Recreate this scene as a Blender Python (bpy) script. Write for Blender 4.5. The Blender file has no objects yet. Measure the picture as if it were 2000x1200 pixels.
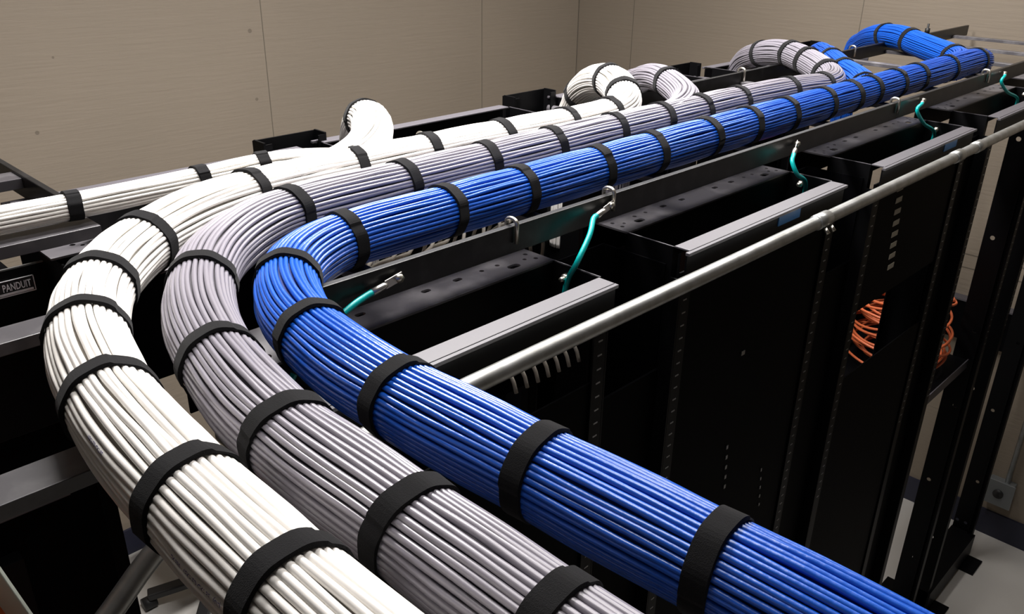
import bpy, bmesh, math, random
from mathutils import Vector, Matrix
random.seed(7)
PI = math.pi
C = bpy.context.scene.collection
H = 2.58                                    # camera height above the floor; all z below are relative to it

# ------------------------------------------------------------------ camera
cam = bpy.data.objects.new('camera', bpy.data.cameras.new('camera'))
C.objects.link(cam)
cam.matrix_world = Matrix(((0.7034, 0.2874, -0.6501, 0.0),
                           (-0.7106, 0.3031, -0.6349, 0.0),
                           (0.0146, 0.9086, 0.4174, H),
                           (0, 0, 0, 1)))
_r = cam.matrix_world.to_3x3().to_quaternion().to_matrix().to_4x4()
_r.translation = (0, 0, H)
cam.matrix_world = _r
cam.data.sensor_width = 36.0
cam.data.lens = 36.0 * 1676.0 / 2000.0
cam.data.clip_start = 0.01
cam.data.clip_end = 50
bpy.context.scene.camera = cam

# ------------------------------------------------------------------ view, world, lights
sc = bpy.context.scene
sc.view_settings.view_transform = 'Standard'
sc.view_settings.look = 'None'
sc.view_settings.gamma = 1
sc.view_settings.use_curve_mapping = False
sc.view_settings.exposure = 0.0
w = bpy.data.worlds.new('world'); sc.world = w; w.use_nodes = True
w.node_tree.nodes['Background'].inputs[0].default_value = (1, .96, .9, 1)
w.node_tree.nodes['Background'].inputs[1].default_value = 0.02
CEIL = 0.80
LIGHTS = [(1.10, 1.40, 76.0), (2.65, 1.42, 28.0), (.80, .60, 9.0), (2.5, .60, 7.0)]
for lx, ly, e in LIGHTS:
    l = bpy.data.lights.new('tube_light', 'AREA'); l.shape = 'RECTANGLE'
    l.size = 1.16; l.size_y = 0.24; l.energy = e; l.color = (1, .965, .94)
    lo = bpy.data.objects.new('tube_light', l); C.objects.link(lo); lo['kind'] = 'helper'
    lo.location = (lx, ly, H + CEIL - .085)

# ------------------------------------------------------------------ materials
def mat(name, col, rough=.5, metal=0., spec=.5, bump=None, var=None, sheen=0., coat=0.):
    m = bpy.data.materials.new(name); m.use_nodes = True
    nt = m.node_tree; b = nt.nodes['Principled BSDF']
    b.inputs['Base Color'].default_value = (*col, 1)
    b.inputs['Roughness'].default_value = rough
    b.inputs['Metallic'].default_value = metal
    b.inputs['Specular IOR Level'].default_value = spec
    if sheen:
        b.inputs['Sheen Weight'].default_value = sheen
    if coat:
        b.inputs['Coat Weight'].default_value = coat; b.inputs['Coat Roughness'].default_value = .2
    tc = nt.nodes.new('ShaderNodeTexCoord')
    if var:                                  # (scale, second colour, low, high)
        n = nt.nodes.new('ShaderNodeTexNoise'); n.inputs['Scale'].default_value = var[0]
        n.inputs['Detail'].default_value = 6
        r = nt.nodes.new('ShaderNodeValToRGB')
        r.color_ramp.elements[0].position = var[2]; r.color_ramp.elements[1].position = var[3]
        r.color_ramp.elements[0].color = (*col, 1); r.color_ramp.elements[1].color = (*var[1], 1)
        nt.links.new(tc.outputs['Object'], n.inputs['Vector'])
        nt.links.new(n.outputs['Fac'], r.inputs[0]); nt.links.new(r.outputs[0], b.inputs['Base Color'])
    if bump:                                 # (scale, strength, distance)
        n = nt.nodes.new('ShaderNodeTexNoise'); n.inputs['Scale'].default_value = bump[0]
        n.inputs['Detail'].default_value = 3
        bm = nt.nodes.new('ShaderNodeBump'); bm.inputs['Strength'].default_value = bump[1]
        bm.inputs['Distance'].default_value = bump[2]
        nt.links.new(tc.outputs['Object'], n.inputs['Vector'])
        nt.links.new(n.outputs['Fac'], bm.inputs['Height']); nt.links.new(bm.outputs[0], b.inputs['Normal'])
    return m

def wall_mat():
    m = bpy.data.materials.new('painted_plywood'); m.use_nodes = True
    nt = m.node_tree; b = nt.nodes['Principled BSDF']; L = nt.links.new; N = nt.nodes.new
    b.inputs['Roughness'].default_value = .75
    tc = N('ShaderNodeTexCoord')
    n1 = N('ShaderNodeTexNoise'); n1.inputs['Scale'].default_value = 1.3; n1.inputs['Detail'].default_value = 4
    r = N('ShaderNodeValToRGB')
    r.color_ramp.elements[0].position = .3; r.color_ramp.elements[1].position = .7
    r.color_ramp.elements[0].color = (.228, .19, .146, 1); r.color_ramp.elements[1].color = (.25, .207, .159, 1)
    L(tc.outputs['Object'], n1.inputs['Vector']); L(n1.outputs['Fac'], r.inputs[0])
    # a few dark fastener marks and pores
    v = N('ShaderNodeTexVoronoi'); v.inputs['Scale'].default_value = 5.5; v.inputs['Randomness'].default_value = 1
    L(tc.outputs['Object'], v.inputs['Vector'])
    lt = N('ShaderNodeMath'); lt.operation = 'LESS_THAN'; lt.inputs[1].default_value = .05
    L(v.outputs['Distance'], lt.inputs[0])
    mx = N('ShaderNodeMix'); mx.data_type = 'RGBA'; mx.inputs[7].default_value = (.16, .13, .1, 1)
    L(lt.outputs[0], mx.inputs[0]); L(r.outputs[0], mx.inputs[6]); L(mx.outputs[2], b.inputs['Base Color'])
    # grain ripples
    mp = N('ShaderNodeMapping'); mp.inputs['Scale'].default_value = (5, 5, 70)
    n2 = N('ShaderNodeTexNoise'); n2.inputs['Scale'].default_value = 1.2; n2.inputs['Detail'].default_value = 5
    L(tc.outputs['Object'], mp.inputs['Vector']); L(mp.outputs[0], n2.inputs['Vector'])
    bp = N('ShaderNodeBump'); bp.inputs['Strength'].default_value = .35; bp.inputs['Distance'].default_value = .004
    L(n2.outputs['Fac'], bp.inputs['Height']); L(bp.outputs[0], b.inputs['Normal'])
    return m

M = dict(
    wall=wall_mat(),
    seam=mat('panel_seam', (.13, .11, .085), .8),
    floor=mat('vinyl_floor', (.55, .53, .5), .35, var=(3, (.5, .48, .45), .35, .65)),
    ceiling=mat('ceiling_tile', (.62, .6, .56), .9),
    base=mat('baseboard_vinyl', (.018, .02, .04), .5),
    black=mat('black_powder_coat', (.0025, .0025, .003), .45, spec=.12, bump=(260, .25, .0004)),
    ladder=mat('black_ladder_paint', (.005, .005, .0055), .38, spec=.4, bump=(200, .2, .0004), var=(35, (.02, .019, .02), .5, .8)),
    dusty=mat('dusty_black_steel', (.075, .07, .078), .42, spec=.8, var=(16, (.19, .18, .19), .5, .72), bump=(200, .2, .0004)),
    rungsteel=mat('satin_black_rung', (.045, .042, .047), .36, spec=.8, var=(30, (.10, .095, .10), .5, .8)),
    lip=mat('lit_edge_steel', (.075, .07, .08), .45, spec=.6, bump=(300, .3, .0003)),  # rack steel lightened: overhead light on lips and edges put into the colour
    edge=mat('highlight_steel', (.3, .3, .3), .3, metal=.8),  # bright grey that carries edge highlights in its colour
    zinc=mat('zinc', (.72, .68, .6), .28, metal=.95),
    emt=mat('galvanised_conduit', (.46, .465, .46), .38, metal=.92, var=(30, (.31, .31, .29), .4, .7), bump=(90, .15, .0006)),
    velcro=mat('black_hook_and_loop', (.008, .0078, .0086), .97, spec=.12, bump=(1400, .7, .0006), sheen=.06),
    white=mat('white_cable_jacket', (.80, .775, .74), .36, bump=(30, .08, .0007)),
    grey=mat('grey_cable_jacket', (.245, .23, .265), .27, spec=.65, bump=(30, .08, .0007)),
    blue=mat('blue_cable_jacket', (.007, .09, .50), .28, spec=.7, bump=(110, .4, .0012)),
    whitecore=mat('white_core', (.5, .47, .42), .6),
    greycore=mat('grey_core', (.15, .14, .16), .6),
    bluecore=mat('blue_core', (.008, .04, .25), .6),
    teal=mat('teal_insulation', (.0, .36, .35), .3),
    heatshrink=mat('lug_barrel', (.6, .58, .55), .3, metal=.9),
    label=mat('blue_tape', (.01, .10, .26), .5),
    hole_tan=mat('hole_stand_in', (.45, .41, .33), .8),
    logo=mat('logo_white', (.85, .85, .9), .5),
    logobg=mat('logo_black', (.02, .02, .022), .4),
    orange=mat('orange_fibre', (.90, .17, .03), .45),
    orangecable=mat('orange_cable', (.58, .13, .045), .45),
    pale=mat('pale_edge', (.75, .8, .7), .4),
    patch=mat('patch_cable_jacket', (.42, .38, .32), .5),
    ink=mat('blue_ink', (.10, .09, .25), .6),
    steel=mat('galvanised_box', (.3, .32, .33), .45, metal=.7),
    plastic=mat('black_plastic', (.01, .01, .011), .5),
    panel=mat('near_black_panel', (.0015, .0015, .002), .6, spec=.04),
)
em = bpy.data.materials.new('lamp_diffuser'); em.use_nodes = True
em.node_tree.nodes['Principled BSDF'].inputs['Emission Color'].default_value = (1, .97, .93, 1)
em.node_tree.nodes['Principled BSDF'].inputs['Emission Strength'].default_value = 4
M['lamp'] = em

# ------------------------------------------------------------------ helpers
def V(x, y, z): return Vector((x, y, z + H))

class MB:
    def __init__(s): s.v = []; s.f = []; s.sm = []
    def add(s, vs, fs, smooth=False):
        o = len(s.v); s.v += [tuple(p) for p in vs]
        for f in fs: s.f.append(tuple(i + o for i in f)); s.sm.append(smooth)
    def box(s, x0, x1, y0, y1, z0, z1):
        z0 += H; z1 += H
        s.add([(x0,y0,z0),(x1,y0,z0),(x1,y1,z0),(x0,y1,z0),(x0,y0,z1),(x1,y0,z1),(x1,y1,z1),(x0,y1,z1)],
              [(0,3,2,1),(4,5,6,7),(0,1,5,4),(1,2,6,5),(2,3,7,6),(3,0,4,7)])
        return s
    def obox(s, a, b, wid, hgt, up=Vector((0,0,1))):      # bar from a to b
        a = Vector(a); b = Vector(b); d = (b - a).normalized(); r = d.cross(up).normalized(); u = r.cross(d)
        vs = [p + r*sx*wid/2 + u*sz*hgt/2 for p in (a, b) for sx, sz in ((-1,-1),(1,-1),(1,1),(-1,1))]
        s.add(vs, [(0,1,2,3),(7,6,5,4),(0,4,5,1),(1,5,6,2),(2,6,7,3),(3,7,4,0)])
        return s
    def tube(s, pts, rad, n=10, caps=True):
        pts = [Vector(p) for p in pts]; fr = frames(pts); vs = []; fs = []
        for i, (p, (t, u, v)) in enumerate(zip(pts, fr)):
            r = rad[i] if isinstance(rad, (list, tuple)) else rad
            for k in range(n):
                a = 2*PI*k/n; vs.append(p + (u*math.cos(a) + v*math.sin(a))*r)
        for i in range(len(pts)-1):
            for k in range(n):
                k2 = (k+1) % n; fs.append((i*n+k, i*n+k2, (i+1)*n+k2, (i+1)*n+k))
        if caps:
            fs.append(tuple(range(n-1, -1, -1))); fs.append(tuple(range((len(pts)-1)*n, len(pts)*n)))
        s.add(vs, fs, True); return s
    def build(s, name, m, parent=None, bevel=0):
        me = bpy.data.meshes.new(name); me.from_pydata(s.v, [], s.f)
        me.polygons.foreach_set('use_smooth', s.sm); me.update()
        me.materials.append(m)
        o = bpy.data.objects.new(name, me); C.objects.link(o); o.parent = parent
        if parent is not None: o.matrix_parent_inverse = Matrix.Translation(-Vector(parent.location)) if parent.type == 'EMPTY' else Matrix()
        if bevel:
            b = o.modifiers.new('bevel', 'BEVEL'); b.width = bevel; b.segments = 2; b.limit_method = 'ANGLE'
        return o

def frames(pts):
    n = len(pts); T = []
    for i in range(n):
        a = pts[max(i-1, 0)]; b = pts[min(i+1, n-1)]; T.append((b-a).normalized())
    u = Vector((0, 0, 1)).cross(T[0])
    if u.length < .1: u = Vector((1, 0, 0)).cross(T[0])
    u.normalize(); out = []
    for t in T:
        u = (u - t*u.dot(t)).normalized(); out.append((t, u, t.cross(u)))
    return out

def tag(o, label=None, cat=None, group=None, kind=None):
    if label: o['label'] = label
    if cat: o['category'] = cat
    if group: o['group'] = group
    if kind: o['kind'] = kind
    return o

def thing(name, label, cat, loc=(0, 0, 0), group=None):
    o = bpy.data.objects.new(name, None); C.objects.link(o); o.empty_display_size = .05
    o.location = (loc[0], loc[1], loc[2] + H)
    return tag(o, label, cat, group)

def spline(ctrl, step=.01):                 # Catmull-Rom, resampled evenly
    P = [Vector(p) for p in ctrl]; P = [2*P[0]-P[1]] + P + [2*P[-1]-P[-2]]; out = []
    for i in range(1, len(P)-2):
        a, b, c, d = P[i-1:i+3]; n = max(2, int((c-b).length/.004))
        for k in range(n):
            t = k/n
            out.append(.5*((2*b) + (c-a)*t + (2*a-5*b+4*c-d)*t*t + (3*b-a-3*c+d)*t*t*t))
    out.append(P[-2]); return resample(out, step)

def resample(pts, step):
    L = [0]
    for i in range(1, len(pts)): L.append(L[-1] + (pts[i]-pts[i-1]).length)
    tot = L[-1]; n = max(2, int(round(tot/step))); res = []; j = 0
    for k in range(n+1):
        s = tot*k/n
        while j < len(L)-2 and L[j+1] < s: j += 1
        f = (s-L[j])/max(1e-9, L[j+1]-L[j]); res.append(pts[j].lerp(pts[j+1], min(1, max(0, f))))
    return res

from mathutils.geometry import delaunay_2d_cdt
def sheet(outer, holes, th, f):
    """sheet metal with real holes (cx, cy, rx, ry), mapped by f(u, v, depth)"""
    vs = [Vector(p) for p in outer]; es = [(i, (i+1) % len(outer)) for i in range(len(outer))]
    for cx, cy, rx, ry in holes:
        rr = min(rx, ry); o = len(vs); n = 16
        for k in range(n):
            a = 2*PI*(k+.5)/n; px = rr*math.cos(a); py = rr*math.sin(a)
            if rx > ry: px += (rx-ry)*(1 if px > 0 else -1)
            if ry > rx: py += (ry-rx)*(1 if py > 0 else -1)
            vs.append(Vector((cx+px, cy+py)))
        es += [(o+k, o+(k+1) % n) for k in range(n)]
    V2, E2, F2, *_ = delaunay_2d_cdt(vs, es, [], 1, 1e-6)
    def inside(p):
        for cx, cy, rx, ry in holes:
            rr = min(rx, ry); dx = abs(p.x-cx); dy = abs(p.y-cy)
            dx = max(0, dx-(rx-rr)); dy = max(0, dy-(ry-rr))
            if dx*dx+dy*dy < rr*rr*.96: return True
        return False
    bm = bmesh.new(); bv = [bm.verts.new(f(p.x, p.y, 0)) for p in V2]
    for fc in F2:
        cpt = sum((V2[i] for i in fc), Vector((0, 0)))/len(fc)
        if not inside(cpt): bm.faces.new([bv[i] for i in fc])
    d = Vector(f(0, 0, th)) - Vector(f(0, 0, 0))
    r = bmesh.ops.extrude_face_region(bm, geom=bm.faces[:])
    for e in r['geom']:
        if isinstance(e, bmesh.types.BMVert): e.co += d
    bmesh.ops.recalc_face_normals(bm, faces=bm.faces)
    return bm

def plate(name, x0, x1, y0, y1, z, th, holes, m, parent, notch=0):
    """horizontal sheet with real holes: (cx, cy, rx, ry)"""
    outer = [(x0, y0), (x1, y0), (x1, y1-notch), (x1-notch, y1), (x0+notch, y1), (x0, y1-notch)] if notch else [(x0, y0), (x1, y0), (x1, y1), (x0, y1)]
    bm = sheet(outer, holes, th, lambda u, v, w_: (u, v, z + H - w_))
    me = bpy.data.meshes.new(name); bm.to_mesh(me); bm.free(); me.materials.append(m)
    o = bpy.data.objects.new(name, me); C.objects.link(o); o.parent = parent
    if parent is not None: o.matrix_parent_inverse = Matrix.Translation(-Vector(parent.location))
    return o

def text_mesh(s, size):
    cu = bpy.data.curves.new('lettering', 'FONT'); cu.body = s; cu.size = size; cu.align_x = 'LEFT'
    cu.resolution_u = 2; cu.offset = size*.015
    o = bpy.data.objects.new('lettering', cu); C.objects.link(o)
    dg = bpy.context.evaluated_depsgraph_get(); dg.update()
    me = bpy.data.meshes.new_from_object(o.evaluated_get(dg))
    C.objects.unlink(o); bpy.data.objects.remove(o)
    return me

# ------------------------------------------------------------------ the room
XW, YW = 3.83, 3.26
XL, YF = -5.0, -6.0
def struct(name, mb, m): return tag(mb.build(name, m), kind='structure')
struct('floor', MB().box(XL, XW, YF, YW, -2.68, -2.58), M['floor'])
struct('ceiling', MB().box(XL, XW, YF, YW, CEIL, CEIL+.1), M['ceiling'])
struct('wall_back', MB().box(XL, XW+.1, YW, YW+.1, -2.68, CEIL+.1), M['wall'])
struct('wall_right', MB().box(XW, XW+.1, YF, YW, -2.68, CEIL+.1), M['wall'])
struct('wall_left', MB().box(XL-.1, XL, YF, YW+.1, -2.68, CEIL+.1), M['wall'])
struct('wall_front', MB().box(XL-.1, XW+.1, YF-.1, YF, -2.68, CEIL+.1), M['wall'])
struct('baseboard_back', MB().box(XL, XW, YW-.012, YW, -2.58, -2.455), M['base'])
struct('baseboard_right', MB().box(XW-.012, XW, YF, YW-.012, -2.58, -2.455), M['base'])
n = 1
for x in (3.09, 1.87, .65, -.57):
    struct('trim_%d' % n, MB().box(x-.0015, x+.0015, YW-.0012, YW, -2.455, CEIL), M['seam']); n += 1
for y in (1.66, 2.88, .44):
    struct('trim_%d' % n, MB().box(XW-.0012, XW, y-.0015, y+.0015, -2.455, CEIL), M['seam']); n += 1
struct('trim_%d' % n, MB().box(XW-.004, XW, YW-.004, YW, -2.455, CEIL), M['seam']); n += 1
for z in (-1.30, -1.36):
    struct('trim_%d' % n, MB().box(XW-.0012, XW, YF, YW, z-.002, z+.002), M['seam']); n += 1

for (lx, ly, e), lab in zip(LIGHTS, ('long fluorescent ceiling fixture above the bend of the cables',
                                'long fluorescent ceiling fixture above the middle of the ladder',
                                'long fluorescent ceiling fixture above the aisle by the nearest racks', 'long fluorescent ceiling fixture above the aisle by the farthest racks')):
    t = thing('ceiling_light', lab, 'ceiling light', (lx, ly, CEIL-.07))
    MB().box(lx-.62, lx+.62, ly-.15, ly+.15, CEIL-.06, CEIL).build('housing', M['ceiling'], t)
    MB().box(lx-.6, lx+.6, ly-.135, ly+.135, CEIL-.072, CEIL-.06).build('diffuser', M['lamp'], t)

# ------------------------------------------------------------------ cable bundles
CMAT = dict(white=('white', 'whitecore'), grey=('grey', 'greycore'), blue=('blue', 'bluecore'))
class Path:
    def __init__(s, ctrl, step=.01):
        s.p = spline([V(*c) for c in ctrl], step); s.f = frames(s.p); s.L = [0]
        for i in range(1, len(s.p)): s.L.append(s.L[-1] + (s.p[i]-s.p[i-1]).length)
    def near(s, q):                          # arc length of the point nearest to q
        q = V(*q); i = min(range(len(s.p)), key=lambda k: (s.p[k]-q).length_squared); return s.L[i]
    def at(s, d):
        import bisect
        i = min(max(bisect.bisect_left(s.L, d), 1), len(s.L)-1)
        f = (d-s.L[i-1])/max(1e-9, s.L[i]-s.L[i-1]); a = s.f[i]
        return s.p[i-1].lerp(s.p[i], f), a

def ss(a, b, x):
    x = min(1, max(0, (x-a)/(b-a))); return x*x*(3-2*x)

def bundle(label, colour, ctrl, R, straps, N=40, step=.011, wander=.36, group='bundles of network cables', sides=8,
           endtaper=(False, False), skip_strap_rings=(), prints=()):
    """straps: list of world points near which a strap sits"""
    P = Path(ctrl, step); c0 = ctrl[0]
    t = thing('cable_bundle', label, 'cable bundle', c0, group)
    mc, mk = (M[k] for k in CMAT[colour])
    S = sorted(P.near(q) for q in straps); tot = P.L[-1]
    def pinch(d):                            # 0 at a strap, 1 midway
        m = min([abs(d-s) for s in S] + [9]); return ss(.005, .06, m)
    rc = PI*R/N*1.02
    rc = PI*(R-rc)/N*1.0
    rnd = random.Random(len(label)*31 + N)
    n = len(P.p)
    for i in range(N):
        th0 = 2*PI*i/N; sp = 2*PI/N
        ks = [(rnd.uniform(7, 14), rnd.uniform(0, 6.3), rnd.uniform(.35, .75)), (rnd.uniform(18, 28), rnd.uniform(0, 6.3), rnd.uniform(.08, .3))]
        kr = (rnd.uniform(12, 26), rnd.uniform(0, 6.3), rnd.uniform(.3, 1.0))
        base = rnd.uniform(-.12, .12)
        pts = []
        for j in range(n):
            d = P.L[j]; q = pinch(d)
            a = th0 + sp*(base + wander*(.35+.65*q)*sum(A*math.sin(k*d+ph) for k, ph, A in ks))
            rr = R - rc + .0012*q*(R/.035) - (.0004+.0014*q*(R/.035))*kr[2]*(.5+.5*math.sin(kr[0]*d+kr[1]))
            tt, u, v = P.f[j]
            pts.append(P.p[j] + u*(math.cos(a)*rr) + v*(math.sin(a)*rr))
        o = MB().tube(pts, rc, sides).build('cable', mc, t)
        if i in prints:
            print_on(pts, rc, P, t, prints[i])
    # the cables beneath the outer ring
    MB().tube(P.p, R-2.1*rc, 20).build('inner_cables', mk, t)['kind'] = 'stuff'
    for k, d in enumerate(S):
        strap(P, d, R, t, rnd)
    return P, t

def strap(P, d, R, parent, rnd, wid=.0185):
    p, (tt, u, v) = P.at(d)
    tilt = rnd.uniform(-.10, .10); tilt2 = rnd.uniform(-.08, .08)
    nrm = (tt + u*tilt + v*tilt2).normalized()
    uu = (u - nrm*u.dot(nrm)).normalized(); vv = nrm.cross(uu)
    n = 72; th = .0016; vs = []; fs = []
    a0 = rnd.uniform(-.5, .9)
    for k in range(n):
        a = 2*PI*k/n; da = (a-a0) % (2*PI)
        lift = .0013 if da < 2.2 else 0.0
        wob = .0004*math.sin(a*9+d*50)
        for r, x in ((R+.0002, -wid/2), (R+.0002+th+lift+wob, -wid/2+.0006), (R+.0002+th+lift+wob, wid/2-.0006), (R+.0002, wid/2)):
            vs.append(p + uu*math.cos(a)*r + vv*math.sin(a)*r + nrm*(x + .0007*math.sin(a*3+d*9)))
    for k in range(n):
        k2 = (k+1) % n
        for c in range(4):
            c2 = (c+1) % 4; fs.append((k*4+c, k*4+c2, k2*4+c2, k2*4+c))
    mb = MB(); mb.add(vs, fs, False); mb.build('hook_and_loop_strap', M['velcro'], parent)

def print_on(pts, rc, P, parent, spec):
    text, q0, size, side = spec; d0 = P.near(q0)
    me = text_mesh(text, size); fr = frames(pts)
    L = [0]
    for i in range(1, len(pts)): L.append(L[-1] + (pts[i]-pts[i-1]).length)
    import bisect
    for vtx in me.vertices:
        x, y = vtx.co.x, vtx.co.y - size*.35
        d = d0 - x; i = min(max(bisect.bisect_left(L, d), 1), len(L)-1)
        f = (d-L[i-1])/(L[i]-L[i-1]); p = pts[i-1].lerp(pts[i], f); t, u, v = fr[i]
        # outward direction: away from the bundle's axis
        pc, _ = P.at(d); o = (p-pc); o = (o - t*o.dot(t)).normalized(); w_ = o.cross(t)
        a = y/rc*side
        vtx.co = p + (o*math.cos(a) + w_*math.sin(a))*(rc+.00012)
    me.materials.clear(); me.materials.append(M['ink'])
    o = bpy.data.objects.new('jacket_print', me); C.objects.link(o); o.parent = parent
    o.matrix_parent_inverse = Matrix.Translation(-Vector(parent.location)); o['label'] = 'blue printed lettering'

ZB = -.366
blue_ctrl = [(.47, -1.0, -.42), (.455, -.5, -.415), (.43, -.12, -.40), (.418, .03, -.39), (.402, .203, -.378), (.386, .351, -.371), (.374, .493, -.366), (.379, .60, -.365), (.399, .69, -.365), (.444, .772, -.365),
             (.505, .816, -.365), (.575, .833, -.365)] + [(x, .835, ZB) for x in (.70, .9, 1.2, 1.5, 1.8, 2.1, 2.4, 2.7)] + [(2.80, .835, -.374)]
blue_straps = [(.46, -.7, -.42), (.45, -.4, -.41), (.435, -.16, -.40), (.405, .035, -.39), (.402, .203, -.37), (.386, .351, -.37), (.374, .493, -.37), (.384, .628, -.37), (.436, .76, -.365)] + \
              [(x, .835, ZB) for x in (.561, .718, .868, 1.037, 1.182, 1.354, 1.491, 1.638, 1.803, 1.929, 2.03, 2.177, 2.305, 2.52, 2.745)]
bundle('blue cable bundle nearest the racks, bending from the foreground along the ladder', 'blue', blue_ctrl, .035, blue_straps, N=39)

grey_ctrl = [(.30, -1.0, -.39), (.29, -.5, -.385), (.285, -.1, -.375), (.28, .05, -.37), (.276, .22, -.365), (.272, .376, -.361), (.272, .497, -.361), (.285, .60, -.361), (.314, .71, -.361), (.357, .80, -.361), (.412, .873, -.361), (.485, .928, -.361),
             (.56, .953, -.361), (.70, .957, -.361), (.95, .957, -.361), (1.25, .957, -.361), (1.6, .956, -.362), (1.85, .95, -.365), (2.01, .943, -.371), (2.10, .958, -.370), (2.165, 1.005, -.362), (2.225, 1.09, -.348),
             (2.29, 1.19, -.343), (2.34, 1.29, -.361), (2.40, 1.38, -.405), (2.42, 1.42, -.50), (2.42, 1.44, -.8)]
grey_straps = [(.29, -.6, -.38), (.29, -.3, -.38), (.285, -.05, -.37), (.278, .235, -.365), (.272, .353, -.361), (.273, .498, -.361), (.293, .635, -.361), (.361, .806, -.361)] + \
              [(x, .956, -.361) for x in (.563, .749, .914, 1.07, 1.235, 1.381, 1.512, 1.654, 1.856)] + \
              [(2.01, .943, -.371), (2.165, 1.005, -.362), (2.225, 1.09, -.35), (2.27, 1.165, -.343), (2.335, 1.285, -.36)]
bundle('grey cable bundle between white and blue, arching off the ladder at its far end', 'grey', grey_ctrl, .035, grey_straps, N=37)

white_ctrl = [(.19, -1.0, -.37), (.188, -.5, -.368), (.185, -.02, -.36), (.183, .1, -.355), (.182, .22, -.352), (.180, .356, -.350), (.181, .46, -.350), (.187, .56, -.352), (.200, .65, -.355), (.228, .76, -.358), (.275, .86, -.359), (.345, .945, -.359), (.44, 1.01, -.358),
              (.54, 1.041, -.357), (.66, 1.049, -.357), (.85, 1.047, -.358), (1.10, 1.046, -.36), (1.28, 1.045, -.362), (1.375, 1.055, -.355), (1.43, 1.085, -.342), (1.485, 1.15, -.331), (1.54, 1.23, -.337),
              (1.585, 1.31, -.365), (1.62, 1.37, -.41), (1.63, 1.40, -.5), (1.63, 1.41, -.8)]
white_straps = [(.19, -.7, -.37), (.188, -.4, -.37), (.186, -.1, -.36), (.182, .16, -.355), (.181, .338, -.35), (.181, .460, -.352), (.195, .622, -.355), (.229, .76, -.358), (.283, .87, -.359), (.375, .97, -.359)] + \
               [(x, 1.045, -.36) for x in (.55, .728, .872, 1.042, 1.204, 1.335)] + [(1.438, 1.09, -.342), (1.51, 1.185, -.332), (1.615, 1.355, -.40)]
WP = {}
bundle('thick white cable bundle farthest from the racks, ending in a loop over the ladder rail', 'white', white_ctrl, .036, white_straps, N=36, sides=10,
       prints={1: ('LX 350   VERIFIED CAT 5E   (UL)', (.15, .418, -.35), .0042, 1), 3: ('VERIFIED CAT 5E', (.15, .56, -.35), .0042, 1)})

bundle('thin white cable bundle branching left along the back of the ladder', 'white',
       [(-.55, 1.17, -.356), (.0, 1.162, -.355), (.366, 1.152, -.354), (.54, 1.15, -.352), (.634, 1.148, -.349), (.70, 1.128, -.349), (.77, 1.09, -.352), (.86, 1.06, -.357), (1.0, 1.05, -.36)],
       .0175, [(.0, 1.162, -.355), (.366, 1.152, -.35), (.539, 1.15, -.35), (.634, 1.148, -.345)], N=20)
bundle('white cable hump dropping behind the ladder rail near the first back rack', 'white',
       [(.62, 1.045, -.357), (.72, 1.06, -.35), (.80, 1.105, -.338), (.862, 1.18, -.327), (.905, 1.265, -.343), (.93, 1.32, -.40), (.94, 1.34, -.5), (.94, 1.35, -.8)],
       .034, [(.895, 1.245, -.338)], N=34)
bundle('smaller grey cable bundle looping off the ladder behind the white loop', 'grey',
       [(1.36, .957, -.361), (1.45, .965, -.355), (1.535, 1.005, -.347), (1.60, 1.08, -.339), (1.665, 1.17, -.339), (1.735, 1.27, -.365), (1.78, 1.34, -.42), (1.79, 1.36, -.7)],
       .031, [(1.625, 1.11, -.338)], N=32)
bundle('short blue cable bundle crossing the ladder beside the grey arch', 'blue',
       [(1.93, .84, -.364), (2.05, .852, -.366), (2.145, .905, -.366), (2.26, 1.0, -.366), (2.40, 1.10, -.366), (2.52, 1.18, -.372), (2.62, 1.26, -.40), (2.64, 1.3, -.6)],
       .032, [(2.085, .868, -.366), (2.265, 1.004, -.366), (2.42, 1.11, -.366)], N=36)
bundle('far blue cable bundle arching up over the ladder rail', 'blue',
       [(2.60, .838, -.37), (2.70, .86, -.37), (2.79, .92, -.369), (2.90, 1.05, -.360), (2.98, 1.15, -.352), (3.05, 1.25, -.362), (3.12, 1.33, -.398), (3.15, 1.37, -.46), (3.16, 1.38, -.8)],
       .037, [(2.775, .905, -.37), (2.94, 1.10, -.357), (3.03, 1.22, -.358)], N=40)

# ------------------------------------------------------------------ ladder racks
RT, RB = -.373, -.411                         # rail top and bottom
t = thing('cable_ladder', 'long black ladder rack carrying the three cable bundles over the racks', 'cable ladder', (2.0, .97, RB))
MB().box(.41, 3.76, .745, .755, RB, RT).build('side_rail', M['ladder'], t, .0012)
MB().box(.392, 3.76, 1.195, 1.205, RB, RT).build('side_rail', M['ladder'], t, .0012)
for x in [.565+.305*k for k in range(11)]:
    MB().box(x-.014, x+.014, .755, 1.195, -.409, -.3985).build('rung', M['dusty'], t, .0008)
t = thing('cable_ladder', 'black ladder rack running from the back wall to the left end of the long ladder', 'cable ladder', (.15, 2.3, RB))
MB().box(.380, .390, 1.215, YW, RB, RT).build('side_rail', M['ladder'], t, .0012)
MB().box(-.08, -.07, 1.0, YW, RB, RT).build('side_rail', M['ladder'], t, .0012)
for y in (1.145, 1.44, 1.74, 2.04, 2.34, 2.64, 2.94):
    MB().box(-.07, .380, y-.024, y+.024, RB+.018, RB+.034).build('rung', M['rungsteel'], t, .0008)
t = thing('cable_ladder', 'black ladder rack under the foreground stretch of the white cables', 'cable ladder', (.0, .4, -.43))
MB().box(.205, .214, -1.1, .70, -.44, -.402).build('side_rail', M['ladder'], t, .0012)
MB().box(-.26, -.25, -1.1, .99, -.44, -.402).build('side_rail', M['ladder'], t, .0012)
for y in (.928, .648, .35, .05, -.25, -.55, -.85):
    MB().box(-.25, .25 if y > .9 else .205, y-.021, y+.021, -.418, -.404).build('rung', M['rungsteel'], t, .0008)

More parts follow.
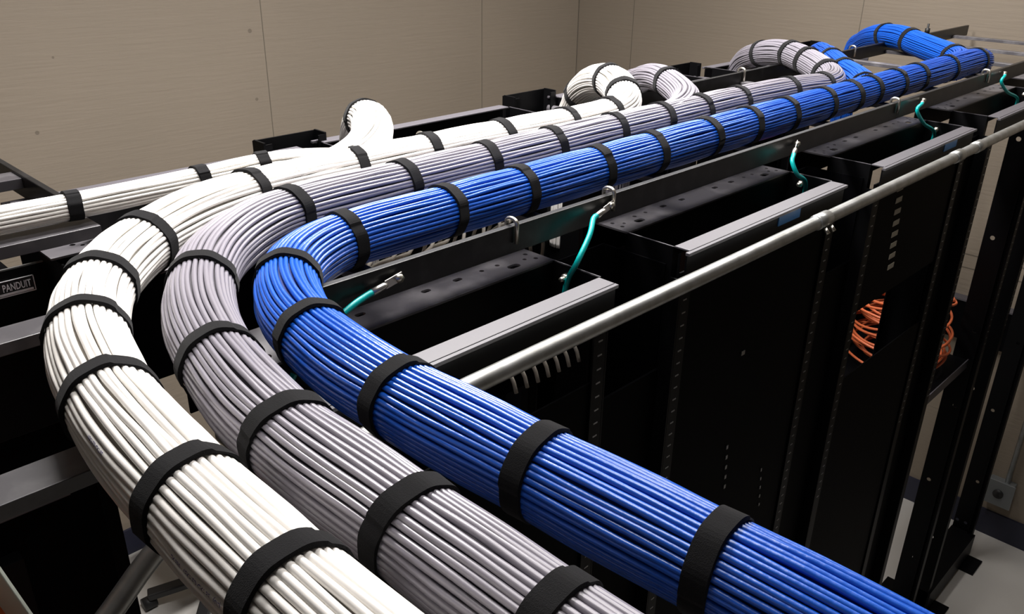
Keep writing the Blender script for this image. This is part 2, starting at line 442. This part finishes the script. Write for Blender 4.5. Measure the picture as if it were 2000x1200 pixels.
t = bpy.data.objects['cable_ladder']
MB().tube([V(3.345, 1.2, RT), V(3.345, 1.2, RT+.018), V(3.345, 1.2, RT+.019), V(3.345, 1.2, RT+.034)], [.009, .009, .004, .004], 8).build('end_bolt', M['plastic'], t)

def clip(x, y, lab, z=RT, out=-1):
    t = thing('ladder_clip', lab, 'ladder clip', (x, y, z), 'hook clips over the ladder rails')
    r = .010
    pts = [V(x, y+out*(.005+.0045), z-.024)] + [V(x, y + out*.0095*math.cos(a), z+.003+.006*math.sin(a)) for a in [PI*k/8 for k in range(9)]] + [V(x, y-out*.0095, z-.018)]
    MB().tube(pts, .0030, 8).build('hook', M['zinc'], t)
    MB().box(x-.006, x+.006, y-out*.0135-.002, y-out*.0135+.002, z-.028, z-.012).build('nut', M['zinc'], t)
clip(.765, .75, 'silver hook clip over the near ladder rail beside the first rack')
clip(.968, .75, 'silver hook clip over the near rail above the largest teal wire lug')
clip(1.986, .75, 'silver hook clip over the near rail beside the fourth teal wire')
clip(2.579, .75, 'silver hook clip over the near rail farthest to the right')
clip(.985, 1.2, 'silver hook clip on the far rail behind the white bundle', out=-1)
clip(2.085, 1.2, 'silver hook clip on the far rail in front of the grey arch')
clip(2.745, 1.2, 'silver hook clip on the far rail at the foot of the blue arch')

def gwire(lab, lug, direc, pts):
    t = thing('ground_wire', lab, 'ground wire', lug, 'teal grounding wires from the ladder rail')
    a = V(*lug); d = Vector(direc).normalized()
    MB().obox(a - d*.006, a + d*.020, .0015, .011).build('lug_tongue', M['heatshrink'], t, .0004)
    MB().tube([a + d*.018, a + d*.022, a + d*.040], [.003, .0042, .0045], 12).build('lug_barrel', M['heatshrink'], t)
    MB().tube([a + Vector((0, -.005, 0)), a + Vector((0, .003, 0))], .0055, 6).build('bolt_head', M['zinc'], t)
    q = spline([a + d*.038, a + d*.050] + [V(*p) for p in pts], .006)
    MB().tube(q, .0040, 12).build('insulation', M['teal'], t)
gwire('teal grounding wire disappearing behind the blue cables', (.566, .7385, -.388), (-.95, -.05, -.15), [(.49, .732, -.402), (.44, .735, -.43), (.40, .75, -.50)])
gwire('large teal grounding wire curving down to the first rack', (.959, .7385, -.386), (-.93, -.16, -.14), [(.885, .715, -.408), (.853, .708, -.437), (.852, .725, -.475), (.854, .735, -.54)])
gwire('teal grounding wire curving down to the second rack', (1.517, .7385, -.388), (-.85, -.35, -.25), [(1.462, .715, -.408), (1.468, .705, -.43), (1.52, .71, -.46), (1.535, .72, -.53)])
gwire('teal grounding wire with a loose bend dropping to the third rack', (2.123, .7385, -.385), (-.93, -.3, .0), [(2.05, .722, -.395), (2.09, .715, -.43), (2.19, .72, -.47), (2.2, .735, -.53)])
gwire('teal grounding wire farthest to the right, dropping to the fourth rack', (2.70, .7385, -.385), (-.93, -.3, .0), [(2.63, .722, -.398), (2.68, .715, -.43), (2.82, .72, -.47), (2.84, .735, -.53)])

# ------------------------------------------------------------------ conduit in front of the racks
t = thing('conduit', 'galvanised conduit running in front of the racks just below the ladder', 'conduit', (1.5, .61, -.48))
cp = [(-.18, .70, -.86), (.10, .70, -.665), (.235, .725, -.588), (.285, .70, -.54), (.33, .63, -.49), (.40, .612, -.482), (.6, .612, -.4785), (1.2, .612, -.479), (2.0, .612, -.479), (3.0, .612, -.479), (XW, .612, -.479)]
cp[0] = (-.30, .67, -.86)
MB().tube(spline([V(*p) for p in cp], .02), .0117, 20).build('pipe', M['emt'], t)
for x in (1.395, 2.04, 2.17):
    c = MB().tube([V(x-.022, .612, -.479), V(x-.021, .612, -.479), V(x+.021, .612, -.479), V(x+.022, .612, -.479)], [.0117, .0138, .0138, .0117], 20).build('coupling', M['emt'], t)
    if x > 1:
        for dx in ((-.008, .014) if x < 2 else ()):
            MB().tube([V(x+dx, .6, -.489), V(x+dx, .592, -.497)], .0038, 8).build('screw', M['zinc'], t)

# ------------------------------------------------------------------ equipment racks, front row
PITCH, RW, X0 = .6855, .515, .345
ZT = -.45
HOLES = [(.015,.022,.0035,.0035),(.030,.030,.003,.003),(.016,.043,.0035,.0035),(.060,.022,.011,.006),(.070,.040,.0035,.0035),(.100,.040,.0035,.0035),
         (.150,.040,.0075,.0042),(.205,.040,.0075,.0042),(.31,.040,.0075,.0042),(.365,.040,.0075,.0042),(.41,.040,.0035,.0035),
         (.440,.040,.0035,.0035),(.455,.022,.011,.006),(.485,.030,.003,.003),(.500,.022,.0035,.0035),(.500,.043,.0035,.0035)]
def rack(x0, label, group, y0=.644, zt=ZT, flip=False, dark_fills=(), tape=None, through=False, holes_n=34):
    """two-post rack; y0 is the front of its lip; flip puts the perforated plate on the viewer's side"""
    t = thing('equipment_rack', label, 'equipment rack', (x0+RW/2, y0, -2.58), group)
    def Y(a): return y0 + (.206 - a if flip else a)
    def bx(mb, xa, xb, ya, yb, za, zb):
        a, b = sorted((Y(ya), Y(yb))); mb.box(xa, xb, a, b, za, zb); return mb
    x1 = x0 + RW
    hl = [(x0+hx, Y(.113+hy), rx, ry) for hx, hy, rx, ry in HOLES]
    ya, yb = sorted((Y(.113), Y(.206)))
    plate('perforated_top_plate', x0, x1, ya, yb, zt, .003, hl, M['dusty'], t, .0)
    m = MB(); bx(m, x0, x1, .113, .116, zt-.076, zt-.003); bx(m, x0, x1, .203, .206, zt-.076, zt-.003); m.build('rear_angle', M['black'], t)
    m = MB(); bx(m, x0+.004, x1-.004, .0, .027, zt-.003, zt); bx(m, x0-.006, x1-.002, -.006, .001, zt-.006, zt-.001)
    m.build('top_lip', M['lip'], t, .0006)
    m = MB(); bx(m, x0, x1, .001, .004, zt-.040, zt-.006); m.build('front_angle', M['black'], t)
    for side, xs in ((0, x0), (1, x1)):
        s = 1 if side == 0 else -1
        m = MB()
        a, b = sorted((xs, xs+s*.003))
        if through:
            ww = sheet([(Y(.027), -2.58), (Y(.097), -2.58), (Y(.097), zt-.08), (Y(.113), zt-.08), (Y(.113), zt-.001), (Y(.027), zt-.001)],
                       [(Y(yy), zz, .0075, .0075) for yy, zz in ((.07, -.60), (.07, -.918), (.05, -1.24), (.05, -1.53), (.07, -1.85), (.05, -2.2), (.05, -2.42), (.085, -2.42))],
                       .003, lambda u, v, w_: (a+w_, u, v+H))
            me = bpy.data.meshes.new('upright_web'); ww.to_mesh(me); ww.free(); me.materials.append(M['black'])
            oo = bpy.data.objects.new('upright_web', me); C.objects.link(oo); oo.parent = t; oo.matrix_parent_inverse = Matrix.Translation(-Vector(t.location))
        else:
            bx(m, a, b, .027, .113, -2.58, zt-.001)
        a, b = sorted((xs, xs+s*.003)); bx(m, a, b, .008, .027, -2.58, zt-.05)
        a, b = sorted((xs+s*.003, xs+s*.016)); bx(m, a, b, .027, .030, -2.58, zt-.002)
        a, b = sorted((xs+s*.003, xs+s*.030)); bx(m, a, b, .110, .113, -.60 if through else -2.58, zt-.08)
        up = m.build('upright', M['black'], t)
        m = MB(); bx(m, min(xs, xs+s*.0015), max(xs, xs+s*.0015), .027, .113, zt-.001, zt); m.build('edge_highlight', M['lip'], t)  # thin pale strip paints the highlight along the upright's top
        m = MB()
        a, b = sorted((xs+s*.004, xs+s*.030)); bx(m, a, b, .008, .011, -2.58, zt-.05); m.build('mounting_flange', M['black'], t)
        hz = zt - .085; a, b = sorted((xs+s*.012, xs+s*.021)); m = MB(); bx(m, a, b, .0072, .0082, hz-.002, hz)
        rim = m.build('hole_rim', M['edge'], t)
        for k in range(1, holes_n):
            c = rim.copy(); C.objects.link(c); c.location.z -= k*.0222
        m = MB(); a, b = sorted((xs-s*.0, xs+s*.12)); bx(m, a, b, -.055, .20, -2.58, -2.572); m.build('base_foot', M['black'], t)
        bm_ = MB().tube([V(xs+s*.003, Y(.085), zt-.018), V(xs+s*.010, Y(.085), zt-.018)], .0065, 6)
        bm_.tube([V(xs+s*.010, Y(.085), zt-.018), V(xs+s*.017, Y(.085), zt-.018)], .0035, 10)
        bm_.build('bolt', M['zinc'], t)
    m = MB(); bx(m, x0, x1, .0, .10, -2.56, -2.46); m.build('base_angle', M['black'], t)
    for za, zb in dark_fills:
        m = MB(); bx(m, x0+.0035, x1-.0035, .012, .015, zb, za); m.build('dark_filler', M['panel'], t)  # near-black sheet standing in for the dark rack interior
    if tape is not None:
        m = MB(); bx(m, x0+tape, x0+tape+.075, -.0005, .0012, zt-.026, zt-.009); o = m.build('blue_tape', M['label'], t); o['label'] = 'strip of blue tape'
    return t
labs = ['black rack nearest the camera, with white patch cables inside', 'black rack second from the camera, behind the conduit joint',
        'black rack in the middle of the row, above the orange cable coil', 'open black rack second from the far wall, wall showing through',
        'open black rack at the far right end of the row']
racks = []
for k in range(5):
    racks.append(rack(X0+PITCH*k, labs[k], 'two-post racks in the front row', through=k >= 3, tape=(.10, .27, .33, None, None)[k],
         dark_fills=(((-.60, -1.2), (-1.22, -2.45)), ((-.49, -1.25), (-1.27, -2.45)), ((-.49, -.785), (-.955, -2.45)), (), ())[k]))
MB().box(X0+.004, X0+RW-.004, .74, .743, -.62, -.53).build('dark_backing', M['panel'], racks[0])  # added dark sheet so the opening under the lip reads black
for za in (-1.19, -1.29):
    MB().box(2.045, 2.053, .675, .80, za-.004, za+.004).build('lit_edge_bar', M['edge'], racks[2])  # bright bars stand in for lit shelf edges
for i in range(5):  # small bright blocks set on the panel face
    MB().box(1.25+.003*i, 1.256+.003*i, .6540, .6552, -.90-.024*i-.008, -.90-.024*i).build('bright_dot', M['edge'], racks[1])
    MB().box(1.409+.004*i, 1.413+.004*i, .6540, .6552, -1.03-.024*i-.007, -1.03-.024*i).build('bright_dot', M['edge'], racks[1])
MB().box(1.257, 1.268, .6540, .6552, -.712, -.704).build('bright_dot', M['edge'], racks[1])
# equipment inside
for k, (za, lab) in enumerate(((-1.345, 'black shelf under the orange cable coil'),)):
    t = thing('rack_shelf', lab, 'shelf', (2.68, .94, za))
    MB().box(2.49, 2.905, .69, 1.10, za-.01, za).build('tray', M['panel'], t)
    MB().box(2.49, 2.905, .687, .69, za-.03, za+.003).build('front_edge', M['lip'], t)

MB().box(2.897, 2.905, .78, 1.10, -1.345, -1.10).build('side_panel', M['panel'], t)
MB().box(2.49, 2.905, 1.09, 1.10, -1.345, -1.10).build('back_panel', M['panel'], t)
# vertical cable managers in the gaps
for k in range(3):
    xa = X0 + PITCH*k + RW + .001; xb = X0 + PITCH*(k+1) - .001
    t = thing('vertical_cable_manager', ('black vertical cable manager between the nearest two racks', 'black vertical cable manager between the second and third racks',
              'black vertical cable manager between the third and fourth racks', 'black vertical cable manager beside the last open rack')[k], 'cable manager', ((xa+xb)/2, .72, -2.58), 'vertical cable managers in the front row')
    if k == 2:
        MB().box(xa, xb, .680, .686, -2.58, -.50).build('cover', M['panel'], t)
    elif k < 2:
        MB().box(xa, xb, .80, .803, -2.58, -.48).build('back_panel', M['panel'], t)
        MB().box(xa, xa+.003, .68, .80, -2.58, -.48).build('side_panel', M['panel'], t)
        MB().box(xb-.003, xb, .68, .80, -2.58, -.48).build('side_panel', M['panel'], t)
        MB().box(xa, xb, .676, .68, -2.58, -.66).build('cover', M['panel'], t)
    else:
        MB().box(xa, xa+.01, .69, .70, -2.58, -.55).build('side_rail', M['panel'], t)
        MB().box(xb-.01, xb, .69, .70, -2.58, -.55).build('side_rail', M['panel'], t)
        for z in (-.6, -1.1, -1.6, -2.1, -2.5):
            MB().box(xa+.01, xb-.01, .69, .70, z-.01, z+.01).build('crossbar', M['panel'], t)

# back row
backlab = ['black back-row rack with a perforated top behind the left ladder', 'black back-row rack behind the long ladder, left of the white loop',
           'black back-row rack under the grey arch', 'black back-row rack under the blue arch']
for k in range(4):
    rack(.2295+PITCH*k if k else .352, backlab[k], 'two-post racks in the back row', y0=1.235 if k else 1.215, zt=-.41, flip=True, holes_n=10,
         dark_fills=(((-.49, -.78),), ((-.5, -2.4),), ((-.5, -2.4),), ((-.52, -1.2),))[k])
for k in range(4):
    xa = .2295 + PITCH*k + RW + .02; xb = xa + .13
    xa, xb = (.795, .932) if k == 0 else ((1.457, 1.602) if k == 1 else ((2.108, 2.241) if k == 2 else (2.86, 2.99)))
    t = thing('cable_manager_bracket', ('black upright channel bracket left of the white hump', 'black upright channel bracket left of the white loop',
              'black upright channel bracket right of the smaller grey loop', 'black upright channel bracket behind the grey arch')[k], 'bracket', ((xa+xb)/2, 1.45, -.6), 'upright brackets behind the ladder')
    MB().box(xa, xb, 1.462, 1.466, -1.0, -.396).build('back_plate', M['black'], t)
    MB().box(xa, xa+.004, 1.425, 1.462, -1.0, -.394).build('side_plate', M['black'], t)
    MB().box(xb-.004, xb, 1.425, 1.462, -1.0, -.394).build('side_plate', M['black'], t)
    MB().box(xa+.004, xa+.018, 1.425, 1.428, -1.0, -.398).build('front_return', M['black'], t)
    MB().box(xb-.018, xb-.004, 1.425, 1.428, -1.0, -.398).build('front_return', M['black'], t)
    MB().tube([V(xb-.01, 1.44, -.44), V(xb+.03, 1.26, -.44)], .009, 12).build('arm', M['dusty'], t)

t = thing('perforated_bracket', 'grey perforated mounting plates below the left ladder, above the lettered cabinet panel', 'bracket', (.37, 1.2, -.43))
plate('upper_plate', .325, .44, 1.165, 1.28, -.422, .003, [(.365, 1.20, .004, .004), (.385, 1.215, .004, .004), (.375, 1.19, .003, .003), (.41, 1.225, .009, .006)], M['dusty'], t, .02)
plate('lower_plate', .345, .47, 1.05, 1.158, -.432, .003, [(.385, 1.12, .004, .004), (.42, 1.10, .008, .005)], M['dusty'], t, .02)
MB().box(.335, .338, 1.05, 1.28, -.60, -.432).build('side_plate', M['black'], t)
# left cabinet with the maker's plate
t = thing('equipment_cabinet', 'tall black cabinet at the left edge with a white lettered plate', 'cabinet', (-.2, 1.5, -2.58))
MB().box(-.46, .345, 1.262, 1.9, -2.58, -.53).build('body', M['panel'], t)
MB().box(-.46, .357, 1.240, 1.243, -.70, -.450).build('front_panel', M['black'], t, .0008)
MB().box(-.46, .357, 1.2398, 1.2432, -.4505, -.4485).build('edge_highlight', M['edge'], t)  # painted highlight along the panel's top edge
MB().box(-.46, .30, 1.243, 1.262, -.83, -.81).build('trim_strip', M['lip'], t)
MB().box(-.46, .215, 1.235, 1.262, -2.3, -.90).build('louvred_door', M['black'], t)
lp = MB().box(.20, .3185, 1.2385, 1.240, -.487, -.464).build('name_plate', M['logobg'], t); lp['label'] = 'framed maker plate'
m = MB()
for a in ((.20, .3185, -.465, -.464), (.20, .3185, -.487, -.486), (.3175, .3185, -.487, -.464)):
    m.box(a[0], a[1], 1.2375, 1.2385, a[2], a[3])
m.box(.20, .3155, 1.2375, 1.2385, -.4850, -.4820)
fr = m.build('plate_frame', M['logo'], lp); fr.matrix_parent_inverse = Matrix.Translation(-Vector(t.location)) if False else Matrix()
me = text_mesh('PANDUIT', .03)
xs = [v.co.x for v in me.vertices]; x_hi = max(xs); x_lo = min(xs)
for v in me.vertices: v.co = Vector((.278 + (v.co.x-x_lo)/(x_hi-x_lo)*.036, 1.2380, v.co.y*.50 + H - .4795))
me.materials.clear(); me.materials.append(M['logo'])
o = bpy.data.objects.new('lettering', me); C.objects.link(o); o.parent = lp

# ------------------------------------------------------------------ patch cables inside the first rack
rnd = random.Random(3)
def patch(lab, pts, r=.0028, grp='loose white patch cables in the first rack'):
    tag(MB().tube(spline([V(*p) for p in pts], .008), r, 8).build('patch_cable', M['patch']), lab, 'patch cable', grp)
for i in range(16):
    x = .56 + .021*i; j = rnd.uniform(-.01, .01)
    patch('loose white patch cable crossing behind the top of the nearest rack', [(x-.05, .90+j, -.62), (x-.01, .885+j, -.50), (x+rnd.uniform(.0, .05), .86+j, -.462), (x+rnd.uniform(.05, .10), .868+j, -.475), (x+.12, .92, -.60)])
for i in range(9):
    x = .61 + .035*i + rnd.uniform(-.01, .01)
    patch('loose white patch cable rising through the ladder behind the nearest rack', [(x, 1.0+rnd.uniform(-.05, .05), -.75), (x+.01, .93+rnd.uniform(-.03, .03), -.5), (x+.03, .9, -.44), (x+.05, .94, -.455), (x+.06, 1.0, -.6)], grp='patch cables under the ladder rungs')
for i in range(7):
    x = .70 + .021*i
    patch('white patch cable plugged in below the lip of the nearest rack', [(x-.008, .70, -.54), (x, .683, -.550), (x+.003, .676, -.572)], grp='row of patch cables under the rack lip')

# ------------------------------------------------------------------ orange cable coil
t = thing('cable_coil', 'coil of orange cable lying on a shelf inside the fourth rack', 'cable coil', (2.715, .87, -1.345))
for k in range(17):
    R_ = rnd.uniform(.11, .170); cx, cy, cz = 2.715+rnd.uniform(-.006, .006), .87+rnd.uniform(-.012, .012), -1.325+.013*k
    ph = rnd.uniform(0, 6.28); tl = rnd.uniform(.0, .045); pts = []
    for i in range(49):
        a = 2*PI*i/48; pts.append(V(cx+R_*math.cos(a), cy+R_*.95*math.sin(a), cz+.01+tl*math.cos(a+ph)+.006*math.sin(3*a+ph)))
    MB().tube(pts, .0042, 8, False).build('cable_turn', M['orangecable'], t)

# tan rectangles standing in for holes that show the wall, third rack
t = racks[2]
for i in range(8):
    z = -.525 - .0275*i
    MB().box(1.843+.006*i, 1.875+.006*i, .6545, .6555, z-.006, z+.006).build('hole_stand_in', M['hole_tan'], t)['label'] = 'small tan rectangle standing in for a hole that shows the wall'

# ------------------------------------------------------------------ junction box with conduit on the far wall
t = thing('junction_box', 'square metal junction box on the right wall near the floor', 'junction box', (XW, .62, -2.33))
MB().box(XW-.05, XW, .585, .69, -2.38, -2.27).build('box', M['steel'], t, .003)
MB().box(XW-.055, XW-.05, .578, .697, -2.387, -2.263).build('cover_plate', M['steel'], t, .002)
MB().tube([V(XW-.055, .637, -2.325), V(XW-.060, .637, -2.325)], .022, 16).build('outlet', M['plastic'], t)
MB().tube([V(XW-.025, .62, -2.27), V(XW-.025, .62, -.9)], .011, 12).build('riser', M['emt'], t)

t = thing('wall_trunking', 'black horizontal cable trunking on the right wall', 'trunking', (XW, .9, -1.665))
MB().box(XW-.05, XW, -.5, 1.9, -1.665, -1.49).build('channel', M['panel'], t)
MB().box(XW-.055, XW, -.5, 1.9, -1.49, -1.483).build('cover', M['lip'], t)

# ------------------------------------------------------------------ step ladder, chair
t = thing('step_ladder', 'orange step ladder leaning at the lower left corner', 'step ladder', (.3, .97, -2.58))
a = V(.080, .756, -.492); b = V(.526, .972, -2.58)
side = Vector((-1, .1, 0)).normalized()
def rail(off, nm, m, wd, hg, lift=0):
    up = Vector((.2, -.8, .4)).normalized()
    MB().obox(a+side*off+up*lift, b+side*off+up*lift, wd, hg, Vector((.25, -.35, .9))).build(nm, m, t, .001)
rail(.022, 'side_rail', M['orange'], .030, .05)
rail(.0035, 'edge_strip', M['pale'], .006, .052)
rail(.42, 'side_rail', M['orange'], .030, .05)
for k in range(1, 8):
    p = a.lerp(b, k/8)
    MB().obox(p+side*.03, p+side*.41, .075, .02).build('step', M['steel'], t)

t = thing('swivel_chair', 'black wheeled chair standing on the pale floor behind the cables', 'chair', (1.12, 2.78, -2.58))
for k in range(5):
    a_ = 2*PI*k/5 + 2.75
    e = (1.12+.26*math.cos(a_), 2.78+.26*math.sin(a_))
    MB().obox(V(1.12, 2.78, -2.49), V(e[0], e[1], -2.515), .05, .03).build('base_leg', M['plastic'], t, .006)
    MB().tube([V(e[0]-.025, e[1], -2.552), V(e[0]+.025, e[1], -2.552)], .027, 16).build('castor', M['plastic'], t)
MB().tube([V(1.12, 2.78, -2.5), V(1.12, 2.78, -2.15)], .03, 16).build('column', M['plastic'], t)
MB().box(.92, 1.32, 2.58, 2.98, -2.15, -2.08).build('seat', M['plastic'], t, .03)
MB().box(1.28, 1.33, 2.60, 2.96, -2.0, -1.7).build('backrest', M['plastic'], t, .02)
